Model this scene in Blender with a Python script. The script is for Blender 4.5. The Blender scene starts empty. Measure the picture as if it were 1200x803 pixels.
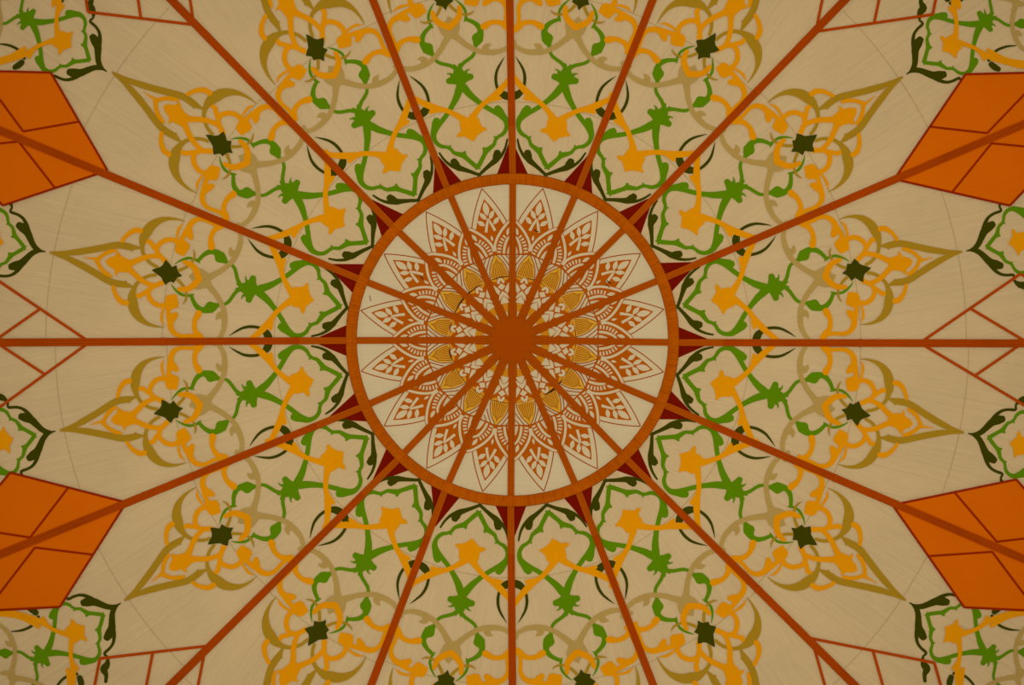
import bpy, bmesh, math, random
from mathutils import Vector
from mathutils.geometry import tessellate_polygon
random.seed(7)
PI = math.pi
SC = bpy.context.scene

# ------------------------------------------------------------------ camera
FPX = 1000.0            # focal length in pixels of the 1200 x 803 frame
CX, CY = 600.5, 398.5   # where the tent axis meets the frame
H = 4.5                 # camera to crown, metres
K = 0.35                # slope of the roof
CAMZ = 1.5
cam = bpy.data.cameras.new('camera')
cam.sensor_width = 36.0
cam.lens = 36.0 * FPX / 1200.0
cam.shift_x = -0.5 / 1200.0
cam.shift_y = -3.0 / 1200.0
cam_o = bpy.data.objects.new('camera', cam)
SC.collection.objects.link(cam_o)
cam_o.location = (0, 0, CAMZ)
cam_o.rotation_euler = (PI, 0, 0)
SC.camera = cam_o

# ------------------------------------------------------------------ light
world = bpy.data.worlds.new('world')
SC.world = world
world.use_nodes = True
bg = world.node_tree.nodes['Background']
bg.inputs[0].default_value = (1.0, 0.94, 0.78, 1)
bg.inputs[1].default_value = 0.49

def area_lamp(name, loc, size, power, colour):
    l = bpy.data.lights.new(name, 'AREA')
    l.shape = 'DISK'; l.size = size; l.energy = power; l.color = colour
    o = bpy.data.objects.new(name, l); SC.collection.objects.link(o)
    o.location = loc; o.rotation_euler = (PI, 0, 0)
    return o
area_lamp('upward_fill', (0.35, -0.3, 1.2), 1.2, 52, (1.0, 0.94, 0.82))  # unseen fill added below to brighten the roof, no real fixture
sp = bpy.data.lights.new('crown_fill', 'SPOT'); sp.energy = 215; sp.color = (0.95, 1.0, 0.98)  # added fill aimed upward so the crown is brighter than the edges
sp.spot_size = math.radians(78); sp.spot_blend = 1.0; sp.shadow_soft_size = 0.3
sp_o = bpy.data.objects.new('crown_fill', sp); SC.collection.objects.link(sp_o)
sp_o.location = (-0.4, 0.3, 1.0); sp_o.rotation_euler = (PI+0.05, 0.08, 0)

SC.view_settings.view_transform = 'Standard'
SC.view_settings.look = 'None'
SC.view_settings.gamma = 1.0
SC.view_settings.exposure = 0.0
SC.view_settings.use_curve_mapping = False

# ------------------------------------------------------------------ materials
def s2l(c):
    return tuple(((v/255.0+0.055)/1.055)**2.4 if v/255.0 > 0.04045 else v/255.0/12.92 for v in c)

def cloth(name, rgb, var=0.12, bump=0.25, streak=(3.0, 90.0), rough=0.9, fine=True):
    """Fabric: tonal mottling and stretched creases, both in the cloth's own coordinates."""
    m = bpy.data.materials.new(name); m.use_nodes = True
    nt = m.node_tree; N = nt.nodes; L = nt.links
    b = N['Principled BSDF']
    b.inputs['Roughness'].default_value = rough
    b.inputs['Specular IOR Level'].default_value = 0.03
    uv = N.new('ShaderNodeUVMap'); uv.uv_map = 'cloth'
    mp = N.new('ShaderNodeMapping'); mp.inputs['Scale'].default_value = (streak[0], streak[1], 1)
    L.new(uv.outputs[0], mp.inputs[0])
    n1 = N.new('ShaderNodeTexNoise'); n1.inputs['Scale'].default_value = 1.0
    n1.inputs['Detail'].default_value = 4; n1.inputs['Roughness'].default_value = 0.6
    L.new(mp.outputs[0], n1.inputs['Vector'])
    n2 = N.new('ShaderNodeTexNoise'); n2.inputs['Scale'].default_value = 5.0
    n2.inputs['Detail'].default_value = 3
    L.new(uv.outputs[0], n2.inputs['Vector'])
    mx = N.new('ShaderNodeMath'); mx.operation = 'MULTIPLY_ADD'
    L.new(n1.outputs[0], mx.inputs[0]); mx.inputs[1].default_value = 0.5
    ml = N.new('ShaderNodeMath'); ml.operation = 'MULTIPLY'; ml.inputs[1].default_value = 0.5
    L.new(n2.outputs[0], ml.inputs[0]); L.new(ml.outputs[0], mx.inputs[2])
    r = N.new('ShaderNodeValToRGB')
    c = s2l(rgb)
    lo = tuple(v*(1-var) for v in c); hi = tuple(min(1, v*(1+var)) for v in c)
    r.color_ramp.elements[0].position = 0.3; r.color_ramp.elements[0].color = (*lo, 1)
    r.color_ramp.elements[1].position = 0.7; r.color_ramp.elements[1].color = (*hi, 1)
    L.new(mx.outputs[0], r.inputs[0]); L.new(r.outputs[0], b.inputs['Base Color'])
    bp = N.new('ShaderNodeBump'); bp.inputs['Strength'].default_value = bump
    bp.inputs['Distance'].default_value = 0.012
    L.new(n1.outputs[0], bp.inputs['Height']); L.new(bp.outputs[0], b.inputs['Normal'])
    return m

M = {
 'cream':  cloth('cream_canvas', (197,169,125), 0.07, 0.8, (1.6, 60.0)),
 'cream_in': cloth('cream_print', (199,179,141), 0.05, 0.4, (4.0, 60.0)),
 'seam':   cloth('seam_canvas', (174,146,100), 0.14, 0.3),
 'strap':  cloth('strap_webbing', (168,64,0), 0.15, 0.6, (3.0, 260.0)),
 'strap_in': cloth('strap_webbing_crown', (171,75,0), 0.12, 0.6, (3.0, 260.0)),
 'ring':   cloth('gathered_webbing', (172,80,0), 0.16, 0.5, (40.0, 40.0)),
 'hub':    cloth('hub_webbing', (160,68,0), 0.04, 0.15),
 'orange': cloth('golden_orange_cloth', (214,137,0), 0.06, 0.25),
 'green':  cloth('leaf_green_cloth', (86,123,0), 0.07, 0.25),
 'dark':   cloth('dark_olive_cloth', (58,58,0), 0.10, 0.25),
 'taupe':  cloth('taupe_cloth', (168,137,74), 0.06, 0.25),
 'gold':   cloth('dull_gold_cloth', (158,120,24), 0.06, 0.25),
 'red':    cloth('dark_red_cloth', (112,14,0), 0.08, 0.25),
 'diamond':cloth('bright_orange_cloth', (204,94,0), 0.04, 0.15),
 'piping': cloth('dark_red_piping', (140,34,0), 0.08, 0.3),
 'strip':  cloth('red_strip_cloth', (166,62,2), 0.10, 0.3),
 'print':  cloth('rust_print', (170,80,2), 0.06, 0.15),
 'ink':    cloth('brown_ink', (150,68,6), 0.06, 0.1),
 'yellow': cloth('yellow_gold_print', (208,154,42), 0.12, 0.2),
 'amber':  cloth('amber_print', (200,134,24), 0.08, 0.1),
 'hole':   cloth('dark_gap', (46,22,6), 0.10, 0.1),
}

# ------------------------------------------------------------------ the roof surface
GA = [11.4, 34.0, 56.5, 78.6, 101.4, 124.0, 146.2, 169.0, 191.7, 213.9, 236.3, 258.9, 281.7, 303.4, 326.0, 348.0]
TIP = [540, 555, 562, 566, 568, 568, 568, 555, 544, 551, 560, 564, 562, 560, 556, 543]

def drop(x, y):
    """height of the canvas below the crown at plan position x, y"""
    R = math.hypot(x, y)
    a = math.atan2(y, x)
    return K*R - 0.012*R*(0.5-0.5*math.cos(16*a))*min(1, R/0.6)

def surf(px, py, lift=0.0):
    """the point of the roof that photograph position px, py shows; lift = metres below the canvas"""
    dx, dy = (px-CX)/FPX, (py-CY)/FPX
    t = H/(1+K*math.hypot(dx, dy))
    for _ in range(3):
        t = H - drop(t*dx, t*dy) - lift
    return Vector((t*dx, t*dy, CAMZ+t))

def gdir(g):
    a = math.radians(GA[g]); return math.cos(a), -math.sin(a)

OA = {0: 11.1, 7: 169.3, 8: 191.3, 14: 326.5, 15: 348.4}      # the outer ends swing slightly
def gore_px(g, u, v, mirror=1):
    """pattern coordinates (u along the gore, v across) to the roof"""
    c, s = gdir(g)
    if u > 412:
        a = math.radians(GA[g]+(OA.get(g, GA[g])-GA[g])*min(1, (u-412)/134.0)); c, s = math.cos(a), -math.sin(a)
        u = 412+(u-412)*(TIP[g]-412)/(546-412.0)
    return CX+u*c-v*s, CY+u*s+v*c
def odir(g):
    a = math.radians(146.5 if g == 6 else OA.get(g, GA[g])); return math.cos(a), -math.sin(a)
def outer_px(g, u, v):
    c, s = odir(g)
    u = TIP[g]+52+(u-237)*0.81; v = v*0.88
    return CX+u*c-v*s, CY+u*s+v*c

# ------------------------------------------------------------------ mesh building
class Mesh:
    def __init__(self, base=0.0, top=0.004):
        self.v = []; self.f = []; self.base = base; self.top = top
    def poly(self, pts):
        """flat cloth piece with an outline in photograph positions"""
        n = len(pts)
        area = sum(pts[i][0]*pts[(i+1)%n][1]-pts[(i+1)%n][0]*pts[i][1] for i in range(n))
        if area < 0: pts = pts[::-1]
        P = [tuple(p[:2]) for p in pts]
        tris = [tuple(t) for t in tessellate_polygon([[Vector((p[0], p[1], 0)) for p in pts]])]
        edge = [(i, (i+1) % n) for i in range(n)]
        size = max(math.hypot(p[0]-P[0][0], p[1]-P[0][1]) for p in P)
        for _ in range(3 if size > 24 else 2 if size > 9 else 1 if size > 4 else 0):
            cache = {}
            def mid(a, b):
                k = (min(a, b), max(a, b))
                if k not in cache:
                    P.append(((P[a][0]+P[b][0])/2, (P[a][1]+P[b][1])/2)); cache[k] = len(P)-1
                return cache[k]
            new = []
            for a, b, c in tris:
                x, y, z = mid(a, b), mid(b, c), mid(c, a)
                new += [(a, x, z), (x, b, y), (z, y, c), (x, y, z)]
            tris = new
            edge = [e for a, b in edge for e in ((a, mid(a, b)), (mid(a, b), b))]
        o = len(self.v)
        for p in P: self.v.append(surf(p[0], p[1], self.top))
        for a, b, c in tris: self.f.append((o+a, o+b, o+c))
        low = {}
        for a, b in edge:
            for k in (a, b):
                if k not in low: low[k] = len(self.v); self.v.append(surf(P[k][0], P[k][1], self.base))
            self.f.append((o+a, o+b, low[b], low[a]))
    def strip(self, L, R):
        """cloth strip between two equally long rows of photograph positions"""
        o = len(self.v); n = len(L)
        for row, h in ((L, self.top), (R, self.top), (L, self.base), (R, self.base)):
            for p in row: self.v.append(surf(p[0], p[1], h))
        for i in range(n-1):
            self.f.append((o+i, o+i+1, o+n+i+1, o+n+i))
            self.f.append((o+i+1, o+i, o+2*n+i, o+2*n+i+1))
            self.f.append((o+n+i, o+n+i+1, o+3*n+i+1, o+3*n+i))
        self.f.append((o, o+n, o+3*n, o+2*n))
        self.f.append((o+n-1, o+3*n-1, o+4*n-1, o+2*n-1)[::-1])
    def grid(self, quad, n):
        """four cornered cloth piece following the roof"""
        a, b, c, d = [Vector(p) for p in quad]
        o = len(self.v)
        for j in range(n+1):
            for i in range(n+1):
                s, t = i/n, j/n
                p = (a*(1-s)+b*s)*(1-t)+(d*(1-s)+c*s)*t
                self.v.append(surf(p.x, p.y, self.top))
        for j in range(n):
            for i in range(n):
                q = o+j*(n+1)+i
                self.f.append((q, q+1, q+n+2, q+n+1))
    def build(self, name, mat, parent=None, smooth=False):
        me = bpy.data.meshes.new(name)
        off = Vector(ORG[parent.name]) if parent is not None and parent.name in ORG else None
        if off is None:
            off = Vector((0, 0, 0))
            for p in self.v: off += p
            off /= max(1, len(self.v))
            own = True
        else: own = False
        me.from_pydata([p-off for p in self.v], [], self.f)
        uvl = me.uv_layers.new(name='cloth')
        cen = Vector((0, 0, 0))
        for p in self.v: cen += p
        cen /= max(1, len(self.v))
        gz = math.atan2(cen.y, cen.x) if cen.xy.length > 0.15 else 0
        c, s = math.cos(gz), math.sin(gz)
        vs = [(p.x*c+p.y*s, -p.x*s+p.y*c) for p in self.v]
        for lp in me.loops: uvl.data[lp.index].uv = vs[lp.vertex_index]
        bm = bmesh.new(); bm.from_mesh(me)
        bmesh.ops.recalc_face_normals(bm, faces=bm.faces)
        bm.to_mesh(me); bm.free()
        me.materials.append(mat)
        if smooth:
            for p in me.polygons: p.use_smooth = True
        o = bpy.data.objects.new(name, me); SC.collection.objects.link(o)
        ORG[o.name] = tuple(off)
        if own: o.location = off
        if parent is not None: o.parent = parent
        return o
ORG = {}
def tag(o, label, cat, group=None):
    o['label'] = label; o['category'] = cat
    if group: o['group'] = group
    return o
def thing(name, loc, label, cat, group=None):
    o = bpy.data.objects.new(name, None); SC.collection.objects.link(o)
    o.empty_display_size = 0.1
    o.location = loc; ORG[o.name] = tuple(loc)
    return tag(o, label, cat, group)

def spline(pts, n=5, closed=False):
    """Catmull-Rom through points of any dimension"""
    out = []; m = len(pts)
    rng = range(m) if closed else range(m-1)
    for i in rng:
        if closed: p0, p1, p2, p3 = pts[i-1], pts[i], pts[(i+1)%m], pts[(i+2)%m]
        else:
            p1, p2 = pts[i], pts[i+1]
            p0 = pts[i-1] if i else p1; p3 = pts[i+2] if i+2 < m else p2
        for k in range(n):
            t = k/n
            out.append(tuple(0.5*((2*b)+(c-a)*t+(2*a-5*b+4*c-d)*t*t+(3*b-a-3*c+d)*t**3)
                             for a, b, c, d in zip(p0, p1, p2, p3)))
    if not closed: out.append(tuple(pts[-1]))
    return out

def stroke_rows(pts, n=4, cap=True):
    """brush stroke: points (x, y, width) to its two edges"""
    q = spline(pts, n) if n > 1 else pts
    L = []; R = []
    for i, p in enumerate(q):
        a = q[max(0, i-1)]; b = q[min(len(q)-1, i+1)]
        dx, dy = b[0]-a[0], b[1]-a[1]
        l = math.hypot(dx, dy) or 1
        nx, ny = -dy/l, dx/l; w = max(0.15, p[2])/2
        L.append((p[0]+nx*w, p[1]+ny*w)); R.append((p[0]-nx*w, p[1]-ny*w))
    if cap:                                             # rounded ends
        for row_end in (0, -1):
            p = q[row_end]; a = q[1] if row_end == 0 else q[-2]
            w = p[2]/2
            if w < 0.5: continue
            dx, dy = p[0]-a[0], p[1]-a[1]; l = math.hypot(dx, dy) or 1
            dx, dy = dx/l, dy/l
            s = 1 if row_end else -1
            nx, ny = -dy*s, dx*s
            for ang in (35, 65):
                ca, sa = math.cos(math.radians(ang)), math.sin(math.radians(ang))
                x, y = p[0]+dx*w*sa*0.9, p[1]+dy*w*sa*0.9
                l_, r_ = (x+nx*w*ca, y+ny*w*ca), (x-nx*w*ca, y-ny*w*ca)
                if row_end: L.append(l_); R.append(r_)
                else: L.insert(0, l_); R.insert(0, r_)
    return L, R

# ------------------------------------------------------------------ the printed pattern, in gore coordinates
TA = math.radians(11.9); tc, ts = math.cos(TA), math.sin(TA)
def cv(crop, pts):
    x0, y0, k = crop; out = []
    for p in pts:
        x, y = x0+p[0]/k-CX, y0+p[1]/k-CY
        u, v = x*tc+y*ts, -x*ts+y*tc
        if u > 412: v += (u-412)*0.014
        out.append((u, v)+((p[2]/k,) if len(p) > 2 else ()))
    return out
A = (780, 390, 8.0); E = (900, 390, 8.0); G = (1000, 430, 8.0); F = (900, 460, 8.0)
# kind 's' stroke, 'p' polygon (straight), 'c' polygon (curved). Everything in HALF is also mirrored.
HALF = {
 'leaf_bracket': [
   ('s', cv(A, [(104,404,22),(130,372,30),(165,335,34),(205,290,42),(245,245,58),(285,228,78),(318,226,66)])),
   ('s', cv(A, [(255,225,40),(290,190,32),(330,165,26),(380,146,22),(445,133,16)])),
 ],
 'vine': [
   ('s', cv(A, [(160,424,14),(195,398,41),(245,372,41),(300,345,41),(335,330,53),(362,295,43),(395,258,34),(440,242,31),(470,215,31),(492,178,36),(530,150,38),(575,140,41),(625,150,54),(670,185,69),(712,215,79),(735,228,64)])),
   ('s', cv(A, [(318,330,20),(345,345,34),(362,355,20)])),
   ('s', cv(A, [(440,236,20),(462,246,22),(470,258,8)])),
   ('s', cv(A, [(655,180,50),(690,235,46),(725,300,44),(765,365,44),(810,425,50),(860,485,62),(915,535,72),(960,575,80),(1010,590,90)])),
   ('s', cv(A, [(990,580,90),(1020,520,72),(1030,480,58)])),
   ('s', cv(A, [(1040,540,60),(1085,520,20),(1098,492,8)])),
   ('s', cv(A, [(1020,600,80),(1070,600,90),(1095,590,50),(1140,580,36)])),
   ('s', cv(E, [(110,590,36),(150,582,34),(195,552,34),(230,505,32),(262,466,32),(300,445,28),(345,440,26)])),
 ],
 'leaf': [
   ('s', cv(E, [(338,440,22),(365,436,44),(400,425,86),(430,418,110),(465,400,76),(505,395,52),(550,420,46),(583,465,38),(603,515,34),(612,535,30)])),
   ('s', cv(E, [(585,545,8),(610,532,26),(650,532,20),(695,540,26),(740,572,22),(775,610,14),(797,645,3)])),
 ],
 'scroll': [
   ('s', cv(E, [(398,72,40),(362,118,40),(330,165,42),(308,220,46),(300,290,52),(302,370,48),(322,440,46),(362,515,48),(405,575,52),(445,625,62),(475,675,80)])),
   ('s', cv(E, [(312,338,60),(335,344,66),(356,334,52),(370,312,26),(376,294,6)])),
   ('s', cv(E, [(450,640,50),(500,625,60),(545,605,36),(580,598,10)])),
 ],
 'blossom_arm': [
   ('s', cv(A, [(570,490,100),(625,468,84),(675,443,58),(725,405,48),(780,355,46),(820,300,52),(862,248,62),(905,205,62),(955,160,54),(1000,125,50),(1050,85,46)])),
   ('s', cv(A, [(812,290,30),(825,245,42),(830,205,34)])),
 ],
 'tendril': [
   ('s', cv(E, [(505,62,30),(505,120,36),(535,158,44),(572,190,50),(584,250,44),(575,305,48),(548,350,64),(540,368,60)])),
   ('s', cv(E, [(520,95,36),(550,140,40),(620,156,36),(700,152,38),(765,175,46),(803,230,54),(805,290,60),(778,335,70),(752,358,46)])),
   ('s', cv(E, [(815,270,40),(824,340,42),(826,420,46)])),
   ('s', cv(E, [(870,262,4),(890,310,24),(888,360,24),(872,420,22)])),
   ('p', cv(E, [(735,425),(790,402),(852,405),(862,440),(856,500),(838,538),(790,545),(748,545),(738,500),(728,460)])),
   ('s', cv(E, [(840,455,40),(900,442,44),(955,465,46),(992,515,44),(1002,565,44),(975,610,44),(925,635,44),(885,655,48)])),
   ('s', cv(E, [(985,600,34),(1035,565,38),(1080,535,44),(1135,550,34)])),
   ('s', cv(E, [(880,650,40),(945,632,40),(1010,650,44),(1070,690,48),(1120,740,50),(1165,785,60)])),
   ('s', cv(E, [(722,592,40),(650,592,52),(600,616,58),(562,652,60),(532,682,60)])),
   ('s', cv(G, [(395,148,50),(440,160,50),(475,200,42),(497,245,36),(510,300,34)])),
   ('s', cv(G, [(528,400,30),(575,432,38),(615,478,36),(640,535,34),(645,560,34)])),
 ],
 'crescent': [
   ('s', cv(E, [(862,240,3),(940,248,18),(1020,275,36),(1085,325,62),(1128,395,84),(1142,465,90),(1146,530,72),(1130,595,42),(1095,655,32),(1035,702,30),(985,722,30),(935,728,30)])),
   ('s', cv(E, [(690,452,3),(662,488,18),(652,535,20),(662,585,22),(695,640,26),(742,688,28)])),
 ],
 'pointed_arch': [
   ('s', cv(G, [(338,298,16),(385,314,46),(425,324,62),(480,332,64),(545,354,62),(620,402,62),(700,455,62),(780,505,62),(850,545,58),(915,578,46),(985,603,28),(1062,625,5)])),
   ('s', cv(G, [(410,330,30),(398,345,22),(400,355,10)])),
 ],
}
FULL = {
 'blossom': [('p', cv(A, [(418,470),(500,405),(503,370),(528,340),(545,372),(552,402),(620,414),(655,450),(620,500),(625,560),(600,600),(545,595),(505,605),(485,632),(468,620),(470,590),(455,525)])),
             ],
 'outer_blossom': [('p', cv(G, [(572,538),(545,495),(492,462),(492,430),(480,402),(462,438),(375,434),(350,465),(318,515),(345,548),(385,562),(430,590),(455,632),(476,612),(484,590),(540,572)])),
             ('s', cv(G, [(640,565,30),(690,568,20),(770,580,3)]))],
 'star_flower': [('p', cv((890,440,7.5), [(722,298),(745,289),(765,284),(798,236),(812,246),(828,250),(872,221),(888,250),(902,286),(940,318),(981,350),(960,362),(912,376),(890,392),(864,442),(838,416),(812,378),(793,384),(772,392),(766,366),(762,344),(744,318)]))],
 'scroll_joint': [('p', cv(E, [(430,640),(470,600),(585,600),(600,680),(632,712),(540,790),(465,740)]))],
}
LIFT = {'leaf_bracket': 0.0030, 'vine': 0.0030, 'leaf': 0.0034, 'scroll': 0.0044, 'scroll_joint': 0.0046, 'crescent': 0.0060,
        'blossom_arm': 0.0050, 'blossom': 0.0056, 'tendril': 0.0052, 'outer_blossom': 0.0058, 'pointed_arch': 0.0048, 'star_flower': 0.0072}
MAT = {'leaf_bracket': 'dark', 'vine': 'green', 'leaf': 'green', 'scroll': 'taupe', 'scroll_joint': 'taupe', 'crescent': 'gold',
       'blossom_arm': 'orange', 'blossom': 'orange', 'tendril': 'orange', 'outer_blossom': 'orange', 'pointed_arch': 'gold', 'star_flower': 'dark'}

def emit(mb, kind, pts, fn, mir):
    mb.top += 0.00012
    q = [((p[0], p[1]*mir)+tuple(p[2:])) for p in pts]
    if kind == 's':
        L, R = stroke_rows(q, 3)
        mb.strip([fn(*p) for p in L], [fn(*p) for p in R])
    else:
        if kind == 'c': q = spline(q, 4, True)
        mb.poly([fn(*p) for p in q])

def floral(root, g, fn, names):
    for nm in names:
        if nm in HALF:
            for mir in (1, -1):
                mb = Mesh(0.0002, LIFT[nm]+(0.0003 if mir > 0 else 0))
                for k, pts in HALF[nm]: emit(mb, k, pts, fn, mir)
                mb.build(nm, M[MAT[nm]], root)
        else:
            mb = Mesh(0.0002, LIFT[nm])
            for k, pts in FULL[nm]: emit(mb, k, pts, fn, 1)
            mb.build(nm, M[MAT[nm]], root)

# ------------------------------------------------------------------ setting: the canvas roof
def polar(r, deg): 
    a = math.radians(deg); return CX+r*math.cos(a), CY-r*math.sin(a)
def plan(R, deg, lift=0.0):
    a = math.radians(deg); x, y = R*math.cos(a), -R*math.sin(a)
    return Vector((x, y, CAMZ+H-drop(x, y)-lift))
# straps: where each crosses the ring and where it leaves the frame, in the photograph
STRAP = [((790,401.5),(1200,402.6)), ((776,327),(1200,145.5)), ((738,262),(990,0)), ((681,213),(765,0)),
         ((600.8,205),(597.3,0)), ((520,211),(437,0)), ((458,263),(201,0)), ((417,325.5),(0,153)),
         ((408,399.2),(0,401.6)), ((425,477),(0,650)), ((466,539),(200,803)), ((521.5,575),(435,803)),
         ((598.5,592),(600.5,803)), ((677,574),(765.5,803)), ((736,540),(1001,803)), ((782,476),(1200,655.5))]
def sang(i, r):
    (a, b) = STRAP[i % 16]
    best = None
    for k in range(0, 200):
        t = k/100.0
        x, y = a[0]+(b[0]-a[0])*t, a[1]+(b[1]-a[1])*t
        d = abs(math.hypot(x-CX, y-CY)-r)
        if best is None or d < best[0]: best = (d, math.degrees(math.atan2(CY-y, x-CX)) % 360)
    return best[1]
SA = [sang(i, 400) for i in range(16)]
SA = [a-360 if i == 0 and a > 300 else a for i, a in enumerate(SA)]

ceiling_v = []
ceil_m = Mesh()
n_a = 64
rim = bmesh.new()
# outer hem of the roof: the frame of the setting that carries the panels
mb = Mesh()
for ring_r in (4.25, 4.35):
    for i in range(n_a): mb.v.append(plan(ring_r, 360*i/n_a, 0.0 if ring_r < 4.3 else 0.0))
for i in range(n_a):
    j = (i+1) % n_a
    mb.f.append((i, j, n_a+j, n_a+i))
off = len(mb.v)
for i in range(n_a): p = mb.v[n_a+i].copy(); p.z -= 0.35; mb.v.append(p)
for i in range(n_a):
    j = (i+1) % n_a
    mb.f.append((n_a+i, n_a+j, off+j, off+i))
rim.free()
ceiling = mb.build('ceiling', M['cream'])
ceiling['kind'] = 'structure'; ceiling['label'] = 'cream canvas tent roof seen from below'
WHERE = ['above the horizontal strap on the right', 'upper right, below the diagonal strap', 'upper right, above the diagonal strap',
 'right of the upper vertical strap', 'left of the upper vertical strap', 'upper left, above the diagonal strap',
 'upper left, below the diagonal strap', 'above the horizontal strap on the left', 'below the horizontal strap on the left',
 'lower left, above the diagonal strap', 'lower left, below the diagonal strap', 'left of the lower vertical strap',
 'right of the lower vertical strap', 'lower right, below the diagonal strap', 'lower right, above the diagonal strap',
 'below the horizontal strap on the right']
def smooth_panel(g):
    a0, a1 = SA[g], SA[(g+1) % 16]
    if a1 < a0: a1 += 360
    mb = Mesh(); NR, NA = 40, 12
    for i in range(NR+1):
        R = 0.02+4.23*(i/NR)**1.1
        for j in range(NA+1): mb.v.append(plan(R, a0+(a1-a0)*j/NA))
    for i in range(NR):
        for j in range(NA):
            q = i*(NA+1)+j; mb.f.append((q, q+1, q+NA+2, q+NA+1))
    p = mb.build('canopy_panel', M['cream'], ceiling, True)
    # lapped cross seams, each a hair proud of the canvas
    for r in (279, 408+3*math.sin(g*2.1), 0):
        if r == 0: r = (TIP[g]-8)
        sm = Mesh(0.0, 0.0016)
        L = []; R_ = []
        for j in range(13):
            a = a0+0.6+(a1-a0-1.2)*j/12
            x0, y0 = polar(r-0.45, a); x1, y1 = polar(r+0.45, a)
            L.append((x0, y0)); R_.append((x1, y1))
        sm.strip(L, R_)
        sm.build('seam', M['seam'], p)
for g in range(16): smooth_panel(g)

# ------------------------------------------------------------------ straps
def strap_name(i):
    return ['horizontal right strap', 'strap over the upper right orange diamond', 'upper right diagonal strap', 'strap right of the upper vertical one',
     'upper vertical strap', 'strap left of the upper vertical one', 'upper left diagonal strap', 'strap over the upper left orange diamond',
     'horizontal left strap', 'strap over the lower left orange diamond', 'lower left diagonal strap', 'strap left of the lower vertical one',
     'lower vertical strap', 'strap right of the lower vertical one', 'lower right diagonal strap', 'strap over the lower right orange diamond'][i]
for i, (a, b) in enumerate(STRAP):
    mb = Mesh()
    hub = (600.3+0.06*(a[0]-600.3), 398.6+0.06*(a[1]-398.6))
    d = Vector((b[0]-a[0], b[1]-a[1])); d.normalize()
    far = Vector(b)+d*(1000-math.hypot(b[0]-CX, b[1]-CY))
    pts = []
    for k in range(9): t = k/8; pts.append((hub[0]+(a[0]-hub[0])*t, hub[1]+(a[1]-hub[1])*t))
    for k in range(1, 29): t = k/28; pts.append((a[0]+(far.x-a[0])*t, a[1]+(far.y-a[1])*t))
    # profile across: bevelled edge, two grooves, three low ribs
    prof = [(-1, 0.001), (-0.92, 0.012), (-0.36, 0.0135), (-0.32, 0.0115), (-0.28, 0.0135), (0.28, 0.0135), (0.32, 0.0115), (0.36, 0.0135), (0.92, 0.012), (1, 0.001)]
    n = len(prof)
    for k, p in enumerate(pts):
        q0 = pts[max(0, k-1)]; q1 = pts[min(len(pts)-1, k+1)]
        t = Vector((q1[0]-q0[0], q1[1]-q0[1])); t.normalize()
        r = math.hypot(p[0]-CX, p[1]-CY)
        w = 4.0 if r < 190 else 4.1+0.9*min(1, (r-190)/500)
        for s, h in prof:
            mb.v.append(surf(p[0]-t.y*w*s, p[1]+t.x*w*s, h+0.002))
    for k in range(len(pts)-1):
        for j in range(n-1):
            q = k*n+j; mb.f.append((q, q+1, q+n+1, q+n))
    mb.f.append(tuple(range(n))); mb.f.append(tuple((len(pts)-1)*n+j for j in range(n))[::-1])
    st = mb.build('roof_strap', M['strap'])
    st.data.materials.append(M['strap_in'])            # the crown end is coloured a paler orange
    for p in st.data.polygons:
        k = min(p.vertices)//n
        if k < 10: p.material_index = 1
    tag(st, 'orange brown '+strap_name(i)+', running out from the hub', 'strap', 'straps radiating from the hub')
    if i in (0, 1, 7, 8, 9, 15, 2, 14):                # a lapped joint where two lengths of webbing meet
        r = 408; c = None
        t = (r-190)/ (math.hypot(b[0]-CX, b[1]-CY)-190)
        x, y = a[0]+(b[0]-a[0])*t, a[1]+(b[1]-a[1])*t
        jm = Mesh(0.013, 0.0175)
        jm.strip([(x-d.x*2-d.y*4.7, y-d.y*2+d.x*4.7), (x+d.x*2-d.y*4.7, y+d.y*2+d.x*4.7)],
                 [(x-d.x*2+d.y*4.7, y-d.y*2-d.x*4.7), (x+d.x*2+d.y*4.7, y+d.y*2-d.x*4.7)])
        jm.build('lap_joint', M['strap'], st)

# ------------------------------------------------------------------ gathered ring round the medallion
mb = Mesh(); n = 960
prof = [(182.3, 0.004), (183.0, 0.020), (188.5, 0.024), (194.8, 0.020), (195.6, 0.004)]
amp = 0
for i in range(n):
    a = 360.0*i/n
    amp = 0.7*amp+0.3*random.uniform(-1, 1)
    fold = 0.0035*math.sin(i*2*PI/6.0)+0.007*amp
    for r, h in prof:
        x, y = polar(r+(0.25*amp if h < 0.01 else 0), a)
        mb.v.append(surf(x, y, h+(fold if h > 0.01 else 0)))
m_ = len(prof)
for i in range(n):
    j = (i+1) % n
    for k in range(m_-1): mb.f.append((i*m_+k, j*m_+k, j*m_+k+1, i*m_+k+1))
ring = mb.build('gathered_ring', M['ring'])
tag(ring, 'large orange brown gathered fabric ring around the central medallion', 'ring')

# ------------------------------------------------------------------ red triangles behind the straps at the ring
for i in range(16):
    a = SA[i] if i else SA[0]
    ar = math.degrees(math.atan2(CY-STRAP[i][0][1], STRAP[i][0][0]-CX))
    c, s = math.cos(math.radians(ar)), -math.sin(math.radians(ar))
    def P(u, v): return (CX+u*c-v*s, CY+u*s+v*c)
    a2 = math.radians(a); ap = (CX+237*math.cos(a2), CY-237*math.sin(a2))
    mb = Mesh(0.0002, 0.0022)
    mb.poly([P(190, 20), P(190, -20), ap])
    t = mb.build('triangle_patch', M['red'])
    tag(t, 'dark red pointed patch by the ring, under the '+strap_name(i), 'patch', 'dark red patches around the ring')

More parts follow.
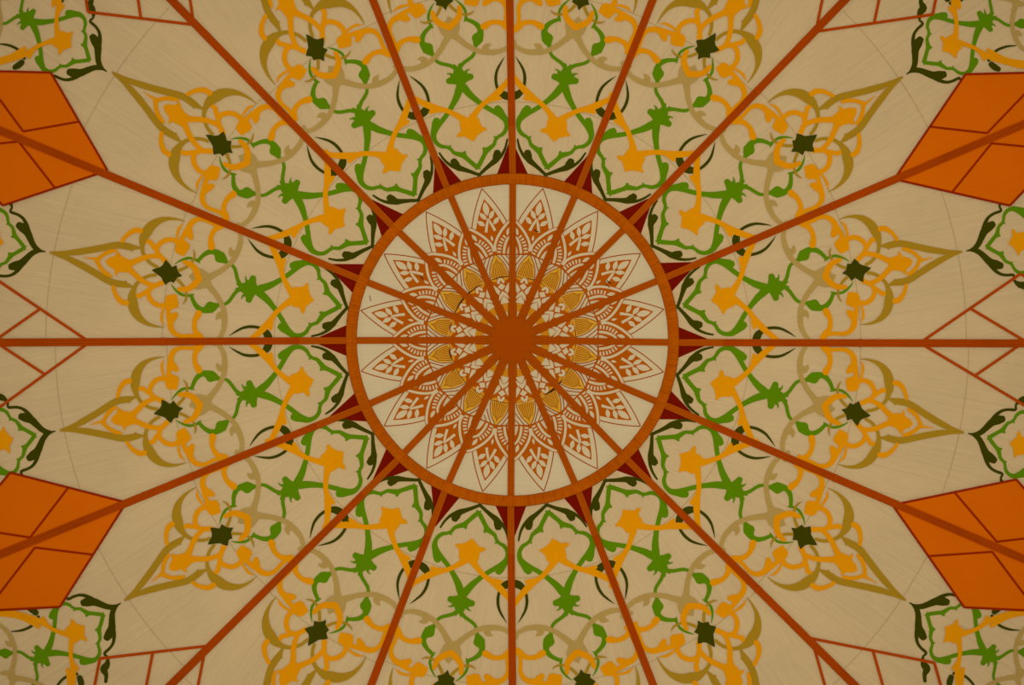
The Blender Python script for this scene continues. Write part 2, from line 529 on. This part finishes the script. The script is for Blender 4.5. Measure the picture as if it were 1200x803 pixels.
# ------------------------------------------------------------------ crescent loops hooked round each strap
for i in range(16):
    a = math.radians(SA[i]); c, s = math.cos(a), -math.sin(a)
    mid = surf(CX+300*c, CY+300*s, 0)
    root = thing('crescent_loop', mid, 'dark olive open loop around the '+strap_name(i), 'motif', 'dark crescent loops around the straps')
    for mir in (1, -1):
        mb = Mesh(0.0002, 0.0040)
        for pts in ([(285,0,8),(286,5,9),(288.5,9.5,8.5),(292,12,5)], [(288,12,4),(293,14.5,3.4),(300,16.5,3.4),(308,17,3.5),(316,15.5,3),(324,11.5,2.2),(332,6.5,0.3)]):
            L, R = stroke_rows([(p[0], p[1]*mir, p[2]) for p in pts], 3)
            f = lambda p: (CX+p[0]*c-p[1]*s, CY+p[0]*s+p[1]*c)
            mb.strip([f(p) for p in L], [f(p) for p in R])
        mb.build('crescent', M['dark'], root)

# ------------------------------------------------------------------ arabesques
ALL = ['leaf_bracket', 'vine', 'leaf', 'scroll', 'scroll_joint', 'crescent', 'blossom_arm', 'blossom', 'tendril', 'outer_blossom', 'pointed_arch', 'star_flower']
for g in range(16):
    x, y = gore_px(g, 350, 0)
    root = thing('floral_motif', surf(x, y, 0), 'green, orange and gold floral arabesque, '+WHERE[g], 'motif', 'floral arabesques around the medallion')
    floral(root, g, lambda u, v, *k: gore_px(g, u, v), ALL)

# outer repeat of the arabesque, cut by the frame
UR = (1060, 0, 8.03)
def cvo(pts):
    a = math.radians(33.95); c, q = math.cos(a), -math.sin(a); out = []
    for p in pts:
        x, y = UR[0]+p[0]/UR[2]-CX, UR[1]+p[1]/UR[2]-CY
        out.append((x*c+y*q-557, -x*q+y*c, p[2]/UR[2]))
    return out
OB = {
 'outer_bracket': [
   ('s', cvo([(18,702,4),(50,682,20),(100,664,46),(150,668,52),(210,690,60),(270,712,72),(330,712,84),(372,704,66)])),
   ('s', cvo([(280,728,50),(335,762,36),(395,777,28),(455,766,26),(518,738,26),(535,775,18)])),
   ('s', cvo([(535,775,18),(560,790,30),(610,800,60),(660,790,70),(700,830,40),(760,850,30)])),
 ],
 'arm_end': [('s', cvo([(790,475,36),(870,528,50),(940,568,60),(1040,600,72),(1130,612,78),(1200,600,64)]))],
}
OW = {0: 'at the right edge, above the horizontal strap', 1: 'in the upper right corner', 6: 'in the upper left corner', 7: 'at the left edge, above the horizontal strap',
      8: 'at the left edge, below the horizontal strap', 9: 'in the lower left corner', 14: 'in the lower right corner', 15: 'at the right edge, below the horizontal strap'}
for g in OW:
    fn = lambda u, v, *k: outer_px(g, u, v)
    x, y = fn(270, 0)
    root = thing('outer_floral_motif', surf(x, y, 0), 'arabesque cut off '+OW[g], 'motif', 'outer arabesques')
    c, s = odir(g)
    fo = lambda u, v, *k: (CX+(TIP[g]+2+u)*c-v*s, CY+(TIP[g]+2+u)*s+v*c)
    for mir in (1, -1):
        mb = Mesh(0.0002, 0.0030+(0.0003 if mir > 0 else 0))
        for k, pts in OB['outer_bracket']: emit(mb, k, pts, fo, mir)
        mb.build('leaf_bracket', M['dark'], root)
        mb = Mesh(0.0002, 0.0050)
        for k, pts in OB['arm_end']: emit(mb, k, pts, fo, mir)
        mb.build('blossom_arm', M['orange'], root)
    floral(root, g, fn, ['vine', 'leaf', 'scroll', 'blossom_arm', 'blossom'])
    if g in (1, 6, 9, 14):
        for mir in (1, -1):
            mb = Mesh(0.0002, 0.0040)
            for pts in ([(285,52,8),(287,58,9),(290,63,7)], [(285,46,4),(295,42,3.5),(305,41,3.5),(318,44,3),(330,50,1)]):
                emit(mb, 's', pts, fn, mir)
            mb.build('crescent', M['dark'], root)

# ------------------------------------------------------------------ solid orange diamonds
def seg(mb, a, b, w, n=10):
    a, b = Vector(a), Vector(b); d = (b-a).normalized(); nrm = Vector((-d.y, d.x))*w/2
    L = [tuple(a+(b-a)*k/n+nrm) for k in range(n+1)]; R = [tuple(a+(b-a)*k/n-nrm) for k in range(n+1)]
    mb.strip(L, R)
# corners (inner tip, upper, outer tip, lower), centre, and where the cross seams meet the two outer edges
SOLID = [((1048,210),(1131.5,87),(1335,82),(1183.5,241),(1159.5,162),(1226,84),(1245,176),'at upper right'),
         ((1046,592),(1191,562),(1332,722),(1130,712),(1165.5,641),(1248,626),(1215,716.5),'at lower right'),
         ((126,200),(59.5,85),(-140,80),(3,241),(24.5,160),(-25,83),(-60,174),'at upper left'),
         ((148,589),(12,554),(-130,722),(70,711.5),(38,636),(-43,618),(-16,716),'at lower left')]
for q in SOLID:
    P0, P1, P2, P3, ctr, m12, m23 = [Vector(p) for p in q[:7]]
    root = thing('cloth_diamond', surf(ctr.x, ctr.y, 0), 'solid orange cloth diamond with red piping '+q[7], 'diamond', 'solid orange diamonds')
    m01, m30 = (P0+P1)/2, (P3+P0)/2
    for quad in ((P0, m01, ctr, m30), (m01, P1, m12, ctr), (ctr, m12, P2, m23), (m30, ctr, m23, P3)):
        mb = Mesh(0.0002, 0.0080); mb.grid([tuple(p) for p in quad], 8)
        mb.build('diamond_panel', M['diamond'], root)
    for a, b in ((P0,P1),(P1,P2),(P2,P3),(P3,P0)):
        mb = Mesh(0.002, 0.0105); seg(mb, a, b, 2.6); mb.build('piping', M['piping'], root)
    for a, b in ((m01,m23),(m12,m30)):
        # the cross seams meet the strap a little apart on its two sides
        for e in (a, b):
            mb = Mesh(0.002, 0.0105)
            sd = (P2-P0).normalized(); nn = Vector((-sd.y, sd.x))
            side = 1 if (e-ctr).dot(nn) > 0 else -1
            seg(mb, e, ctr+nn*side*6.5, 2.4); mb.build('piping', M['piping'], root)

# ------------------------------------------------------------------ open diamonds of narrow red strip
OPEN = [((1078,402),(1196,321),(1325,398),(1207,479),'around the horizontal strap at the right edge'),
        ((105,401),(-11,323),(-122,398),(0,477),'around the horizontal strap at the left edge'),
        ((956,37),(1093,17),(1121,-119),(984,-99),'around the diagonal strap at the top right'),
        ((227,29),(103,14),(83,-122),(207,-108),'around the diagonal strap at the top left'),
        ((241,757.5),(117,772),(93,895),(217,881),'around the diagonal strap at the bottom left'),
        ((951,748.5),(1095,777),(1133,911),(989,882),'around the diagonal strap at the bottom right')]
for q in OPEN:
    P0, P1, P2, P3 = [Vector(p) for p in q[:4]]
    ctr = (P0+P1+P2+P3)/4
    root = thing('open_diamond', surf(ctr.x, ctr.y, 0), 'open diamond of narrow red strips '+q[4], 'diamond', 'open red diamonds')
    for a, b in ((P0,P1),(P1,P2),(P2,P3),(P3,P0),((P0+P1)/2,(P2+P3)/2),((P1+P2)/2,(P3+P0)/2)):
        mb = Mesh(0.0002, 0.0068); seg(mb, a, b, 3.4, 14); mb.build('red_strip', M['strip'], root)

# ------------------------------------------------------------------ the printed medallion
NX = (560, 200, 10.0); PX_ = (590, 260, 13.333); QX = (590, 310, 16.06)
def cn(crop, pts, ang=78.1):
    x0, y0, k = crop; a = math.radians(ang); c, s = math.cos(a), -math.sin(a); out = []
    for p in pts:
        x, y = x0+p[0]/k-CX, y0+p[1]/k-CY
        out.append((x*c+y*s, -(-x*s+y*c))+((p[2]/k,) if len(p) > 2 else ()))
    return out
root = thing('mandala_medallion', surf(CX, CY, 0), 'round cream medallion with sixteen pointed petals printed in rust, inside the ring', 'medallion')
mb = Mesh()
NB = 96
for k in range(13):
    r = 72.0+(184-72.0)*k/12
    for i in range(NB): x, y = polar(r, 360*i/NB); mb.v.append(surf(x, y, 0.0016))
for k in range(12):
    for i in range(NB):
        j = (i+1) % NB; mb.f.append((k*NB+i, k*NB+j, (k+1)*NB+j, (k+1)*NB+i))
mb.build('backing_cloth', M['cream_in'], root, True)

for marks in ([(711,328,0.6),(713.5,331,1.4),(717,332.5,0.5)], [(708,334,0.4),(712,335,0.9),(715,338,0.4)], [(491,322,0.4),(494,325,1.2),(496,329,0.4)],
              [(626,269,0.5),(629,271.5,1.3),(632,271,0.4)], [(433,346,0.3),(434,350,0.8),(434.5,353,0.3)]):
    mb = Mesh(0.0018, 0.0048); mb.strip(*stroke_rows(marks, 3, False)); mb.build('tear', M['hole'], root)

def lens(a, b, w):
    m = ((a[0]+b[0])/2, (a[1]+b[1])/2)
    q = lambda t: (a[0]+(b[0]-a[0])*t, a[1]+(b[1]-a[1])*t)
    return [(*a, 0.2), (*q(.2), w*.62), (*q(.5), w), (*q(.8), w*.68), (*b, 0.3)]
def mring(a):
    """rust arch and inlays centred on a gore, in medallion coordinates (u, v>=0 half mirrored)"""
TIPU = 181.0
# half profiles (v >= 0)
OUTL = [(181,0,1.2),(172,5.5,1.2),(162,10.8,1.2),(152,15.5,1.2),(141.5,19.6,1.2),(137,20.8,1.2)]
LEAF = [(168.5,0),(160,5.0),(150,10.0),(141,13.6),(134,15.8)]
for g in range(16):
    ga = math.radians(GA[g]); c, s = math.cos(ga), -math.sin(ga)
    f = lambda u, v: (CX+u*c-v*s, CY+u*s+v*c)
    def S(mb, pts, mir=1, n=3, cap=False):
        L, R = stroke_rows([(p[0], p[1]*mir, p[2]) for p in pts], n, cap)
        mb.strip([f(*p) for p in L], [f(*p) for p in R])
    # --- petal: outline, rust heart
    mb = Mesh(0.0014, 0.0026)
    heart = [(168.5,0),(160,5.2),(150,10.3),(141,14.0),(134.5,16.6),(130.5,13.5),(125,8.2),(117,2.5),(112.5,0)]
    mb.poly([f(u, v) for u, v in heart]+[f(u, -v) for u, v in heart[-2:0:-1]])
    pt = mb.build('petal', M['print'], root)
    mb = Mesh(0.0020, 0.0042)
    mb = Mesh(0.0014, 0.0026)
    for mir in (1, -1): S(mb, OUTL, mir)
    mb.build('petal_outline', M['ink'], pt)
    def inlay(name, rows):
        m2 = Mesh(0.0020, 0.0042)
        for pts, mir in rows: S(m2, pts, mir)
        m2.build(name, M['cream_in'], pt)
    inlay('leaf_inlay', [(lens((165,0),(148.4,0),7.4), 1)])
    inlay('dot_inlay', [([(118.2,0,0.4),(121,0,3.0),(125,0,0.4)], 1)])
    inlay('chevron_inlay', [([(145.4,0.5,0.6),(141,1.5,2.6),(136,3.4,3.0),(129.5,5.4,3.2)], 1), ([(145.4,0.5,0.6),(141,1.5,2.6),(136,3.4,3.0),(129.5,5.4,3.2)], -1)])
    for mir in (1, -1):
        inlay('leaf_inlay', [(lens((153.4,8.4),(144.2,1.8),5.4), mir)])
        inlay('leaf_inlay', [(lens((144.6,13.0),(137.4,5.2),5.4), mir)])
    # --- gold petal towards the hub
    mb = Mesh(0.0014, 0.0026)
    gp = [(101.5,0),(97,3.6),(90,7.4),(83,9.4),(74.3,10.2)]
    mb.poly([f(u, v) for u, v in gp]+[f(u, -v) for u, v in gp[-1:0:-1]])
    gpo = mb.build('gold_petal', M['yellow'], root)
    mb = Mesh(0.0024, 0.0040)
    for k in range(-4, 5):
        S(mb, [(98.5-abs(k)*1.4, k*0.35, 0.2),(90,k*1.5,0.55),(75.2+abs(k)*0.15,k*2.2,1.1)], 1, 1)
    mb.build('hatching', M['ink'], gpo)['kind'] = 'stuff'
    mb = Mesh(0.0024, 0.0040)
    for mir in (1, -1):
        S(mb, [(102,0.5,1.0),(97,4.1,1.0),(90,8.2,1.0),(83,10.3,1.0),(74.5,11.2,1.0)], mir)
    mb.build('petal_outline', M['ink'], gpo)

# --- arches centred on each strap
for i in range(16):
    am = (GA[i]+GA[(i-1) % 16]+(0 if i else -360))/2
    ga = math.radians(am); c, s = math.cos(ga), -math.sin(ga)
    f = lambda u, v: (CX+u*c-v*s, CY+u*s+v*c)
    def S(mb, pts, mir=1, n=3, cap=False):
        L, R = stroke_rows([(p[0], p[1]*mir, p[2]) for p in pts], n, cap)
        mb.strip([f(*p) for p in L], [f(*p) for p in R])
    AR = [(100.6,18.0),(104,19.6),(109,20.6),(113,20.0),(118,18.4),(123,16.0),(128,13.0),(133,9.2),(138,4.8),(141,0.0)]
    mb = Mesh(0.0014, 0.0030)
    out = [(100.2,20.2)]+[(u+1.6, v+1.7) for u, v in AR[1:-1]]+[(143.6,0)]
    mb.poly([f(u, v) for u, v in out]+[f(u, -v) for u, v in out[-2::-1]])
    ao = mb.build('arch', M['print'], root)
    mb = Mesh(0.0024, 0.0044)
    for mir in (1, -1):
        S(mb, [(u, v, 2.9) for u, v in AR[1:]], mir, 2)
        S(mb, [(101.4,10.0,2.8),(106,9.6,3.0),(111,8.7,3.0),(116,6.9,2.9),(120,4.4,2.7),(123,0.0,2.6)], mir)
        for (r, o, t) in ((103.2,15.6,4),(107,15.2,8),(110.8,14.5,16),(114.4,13.3,26),(117.8,11.5,36),(121,9.2,44)):
            dx, dy = math.sin(math.radians(t))*2.3, math.cos(math.radians(t))*2.3
            S(mb, [(r-dx, o-dy, 1.8), (r+dx, o+dy, 2.2)], mir, 1)
        S(mb, lens((122.6,6.4),(132.0,3.6),4.2), mir)
        mb.poly([f(u, v*mir) for u, v in ((101.2,0),(101.2,6.4),(106,5.6),(110.5,4.0),(114.5,0))])
    mb.build('arch_inlay', M['cream_in'], ao)['kind'] = 'stuff'
    # below the base line: strips between the gold petals
    mb = Mesh(0.0014, 0.0024)
    for mir in (1, -1):
        S(mb, [(100.2,20.2,1.3),(100.2,10,1.3),(100.2,0,1.3)], mir, 1)
        S(mb, [(99.8,13.6,1.2),(96,10.4,1.2),(92,7.2,1.2),(88.5,4.6,1.2),(86,3,1.2)], mir)
        S(mb, [(100,8.4,1.1),(96.5,5.2,1.1),(94,2.6,1.1)], mir)
    mb.build('base_line', M['ink'], root)['kind'] = 'stuff'

# ------------------------------------------------------------------ the small inner disc with chevrons and the hub
inner = thing('inner_disc', surf(CX, CY, 0), 'small rust disc of cream chevron rays around the hub, inside the medallion', 'disc')
mb = Mesh()
NB = 96
rad = [20, 34, 48, 62, 74.2]
for r in rad:
    for i in range(NB): x, y = polar(r, 360*i/NB); mb.v.append(surf(x, y, 0.0050))
for i in range(NB): x, y = polar(74.2, 360*i/NB); mb.v.append(surf(x, y, 0.0018))
for k in range(len(rad)):
    for i in range(NB):
        j = (i+1) % NB; mb.f.append((k*NB+i, k*NB+j, (k+1)*NB+j, (k+1)*NB+i))
mb.build('disc_cloth', M['print'], inner)
for g in range(16):
    ga = math.radians(GA[g]); c, s = math.cos(ga), -math.sin(ga)
    f = lambda u, v: (CX+u*c-v*s, CY+u*s+v*c)
    mb = Mesh(0.0050, 0.0062)
    def S(mb, pts, mir=1, n=2, cap=False):
        L, R = stroke_rows([(p[0], p[1]*mir, p[2]) for p in pts], n, cap)
        mb.strip([f(*p) for p in L], [f(*p) for p in R])
    for mir in (1, -1):
        S(mb, [(73.0,0,3.2),(71,2.2,3.2),(67.6,3.2,2.6)], mir)
        mb.poly([f(*p) for p in ((59.0,2.4*mir),(63.4,5.6*mir),(67.4,9.6*mir),(57.4,7.4*mir),(54.8,5.0*mir))])
        mb.poly([f(*p) for p in ((58.6,0),(54.0,4.7*mir),(47.6,6.6*mir),(49.0,4.4*mir),(53.4,0))])
        mb.poly([f(*p) for p in ((52.6,0),(48.2,3.8*mir),(43.8,5.0*mir),(43.8,0))])
    mb.poly([f(*p) for p in ((67.6,0),(63.8,4.5),(59.6,0.0),(63.8,-4.5))])
    S(mb, [(34.4,0,2.2),(31,0,1.3),(28.5,0,0.4)], 1, 1)
    ray = mb.build('chevron_ray', M['cream_in'], inner); ray['kind'] = 'stuff'
    mb = Mesh(0.0050, 0.0062)
    for r0, r1 in ((43.4,41.0),(40.5,38.2),(37.7,35.2)):
        w0, w1 = (r0-27)*0.20, (r1-27)*0.20
        mb.poly([f(*p) for p in ((r0,w0),(r0,-w0),(r1,-w1),(r1,w1))])
    for mir in (1, -1):
        mb.poly([f(*p) for p in ((73.6,4.0*mir),(73.2,11.5*mir),(71.0,8.5*mir),(69.6,4.6*mir))])
    gy = mb.build('gold_tip', M['amber'], ray); gy['kind'] = 'stuff'
# the dark slit left where the disc meets the medallion
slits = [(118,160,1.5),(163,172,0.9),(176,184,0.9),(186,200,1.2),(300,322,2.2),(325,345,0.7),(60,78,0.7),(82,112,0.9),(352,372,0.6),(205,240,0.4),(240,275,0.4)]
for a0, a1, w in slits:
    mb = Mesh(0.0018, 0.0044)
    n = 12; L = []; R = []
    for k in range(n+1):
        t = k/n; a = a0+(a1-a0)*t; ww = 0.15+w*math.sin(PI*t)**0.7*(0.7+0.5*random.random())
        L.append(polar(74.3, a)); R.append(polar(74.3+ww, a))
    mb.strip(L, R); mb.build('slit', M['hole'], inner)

mb = Mesh()
n = 128
for i in range(n):
    a = 360*i/n
    k = abs(math.cos(math.radians((a-SA[0])*8)))
    r = 25.2+2.6*k**3
    x, y = polar(r, a); mb.v.append(surf(x, y, 0.012))
for i in range(n): mb.v.append(surf(*polar(22.5, 360*i/n), 0.021))
for i in range(n): mb.v.append(surf(*polar(10, 360*i/n), 0.023))
mb.v.append(surf(CX, CY, 0.0235))
for i in range(n):
    j = (i+1) % n
    mb.f.append((i, j, n+j, n+i)); mb.f.append((n+i, n+j, 2*n+j, 2*n+i)); mb.f.append((2*n+i, 2*n+j, 3*n))
hub = mb.build('hub_cap', M['hub'])
tag(hub, 'solid brown round hub cap where all the straps meet', 'hub')
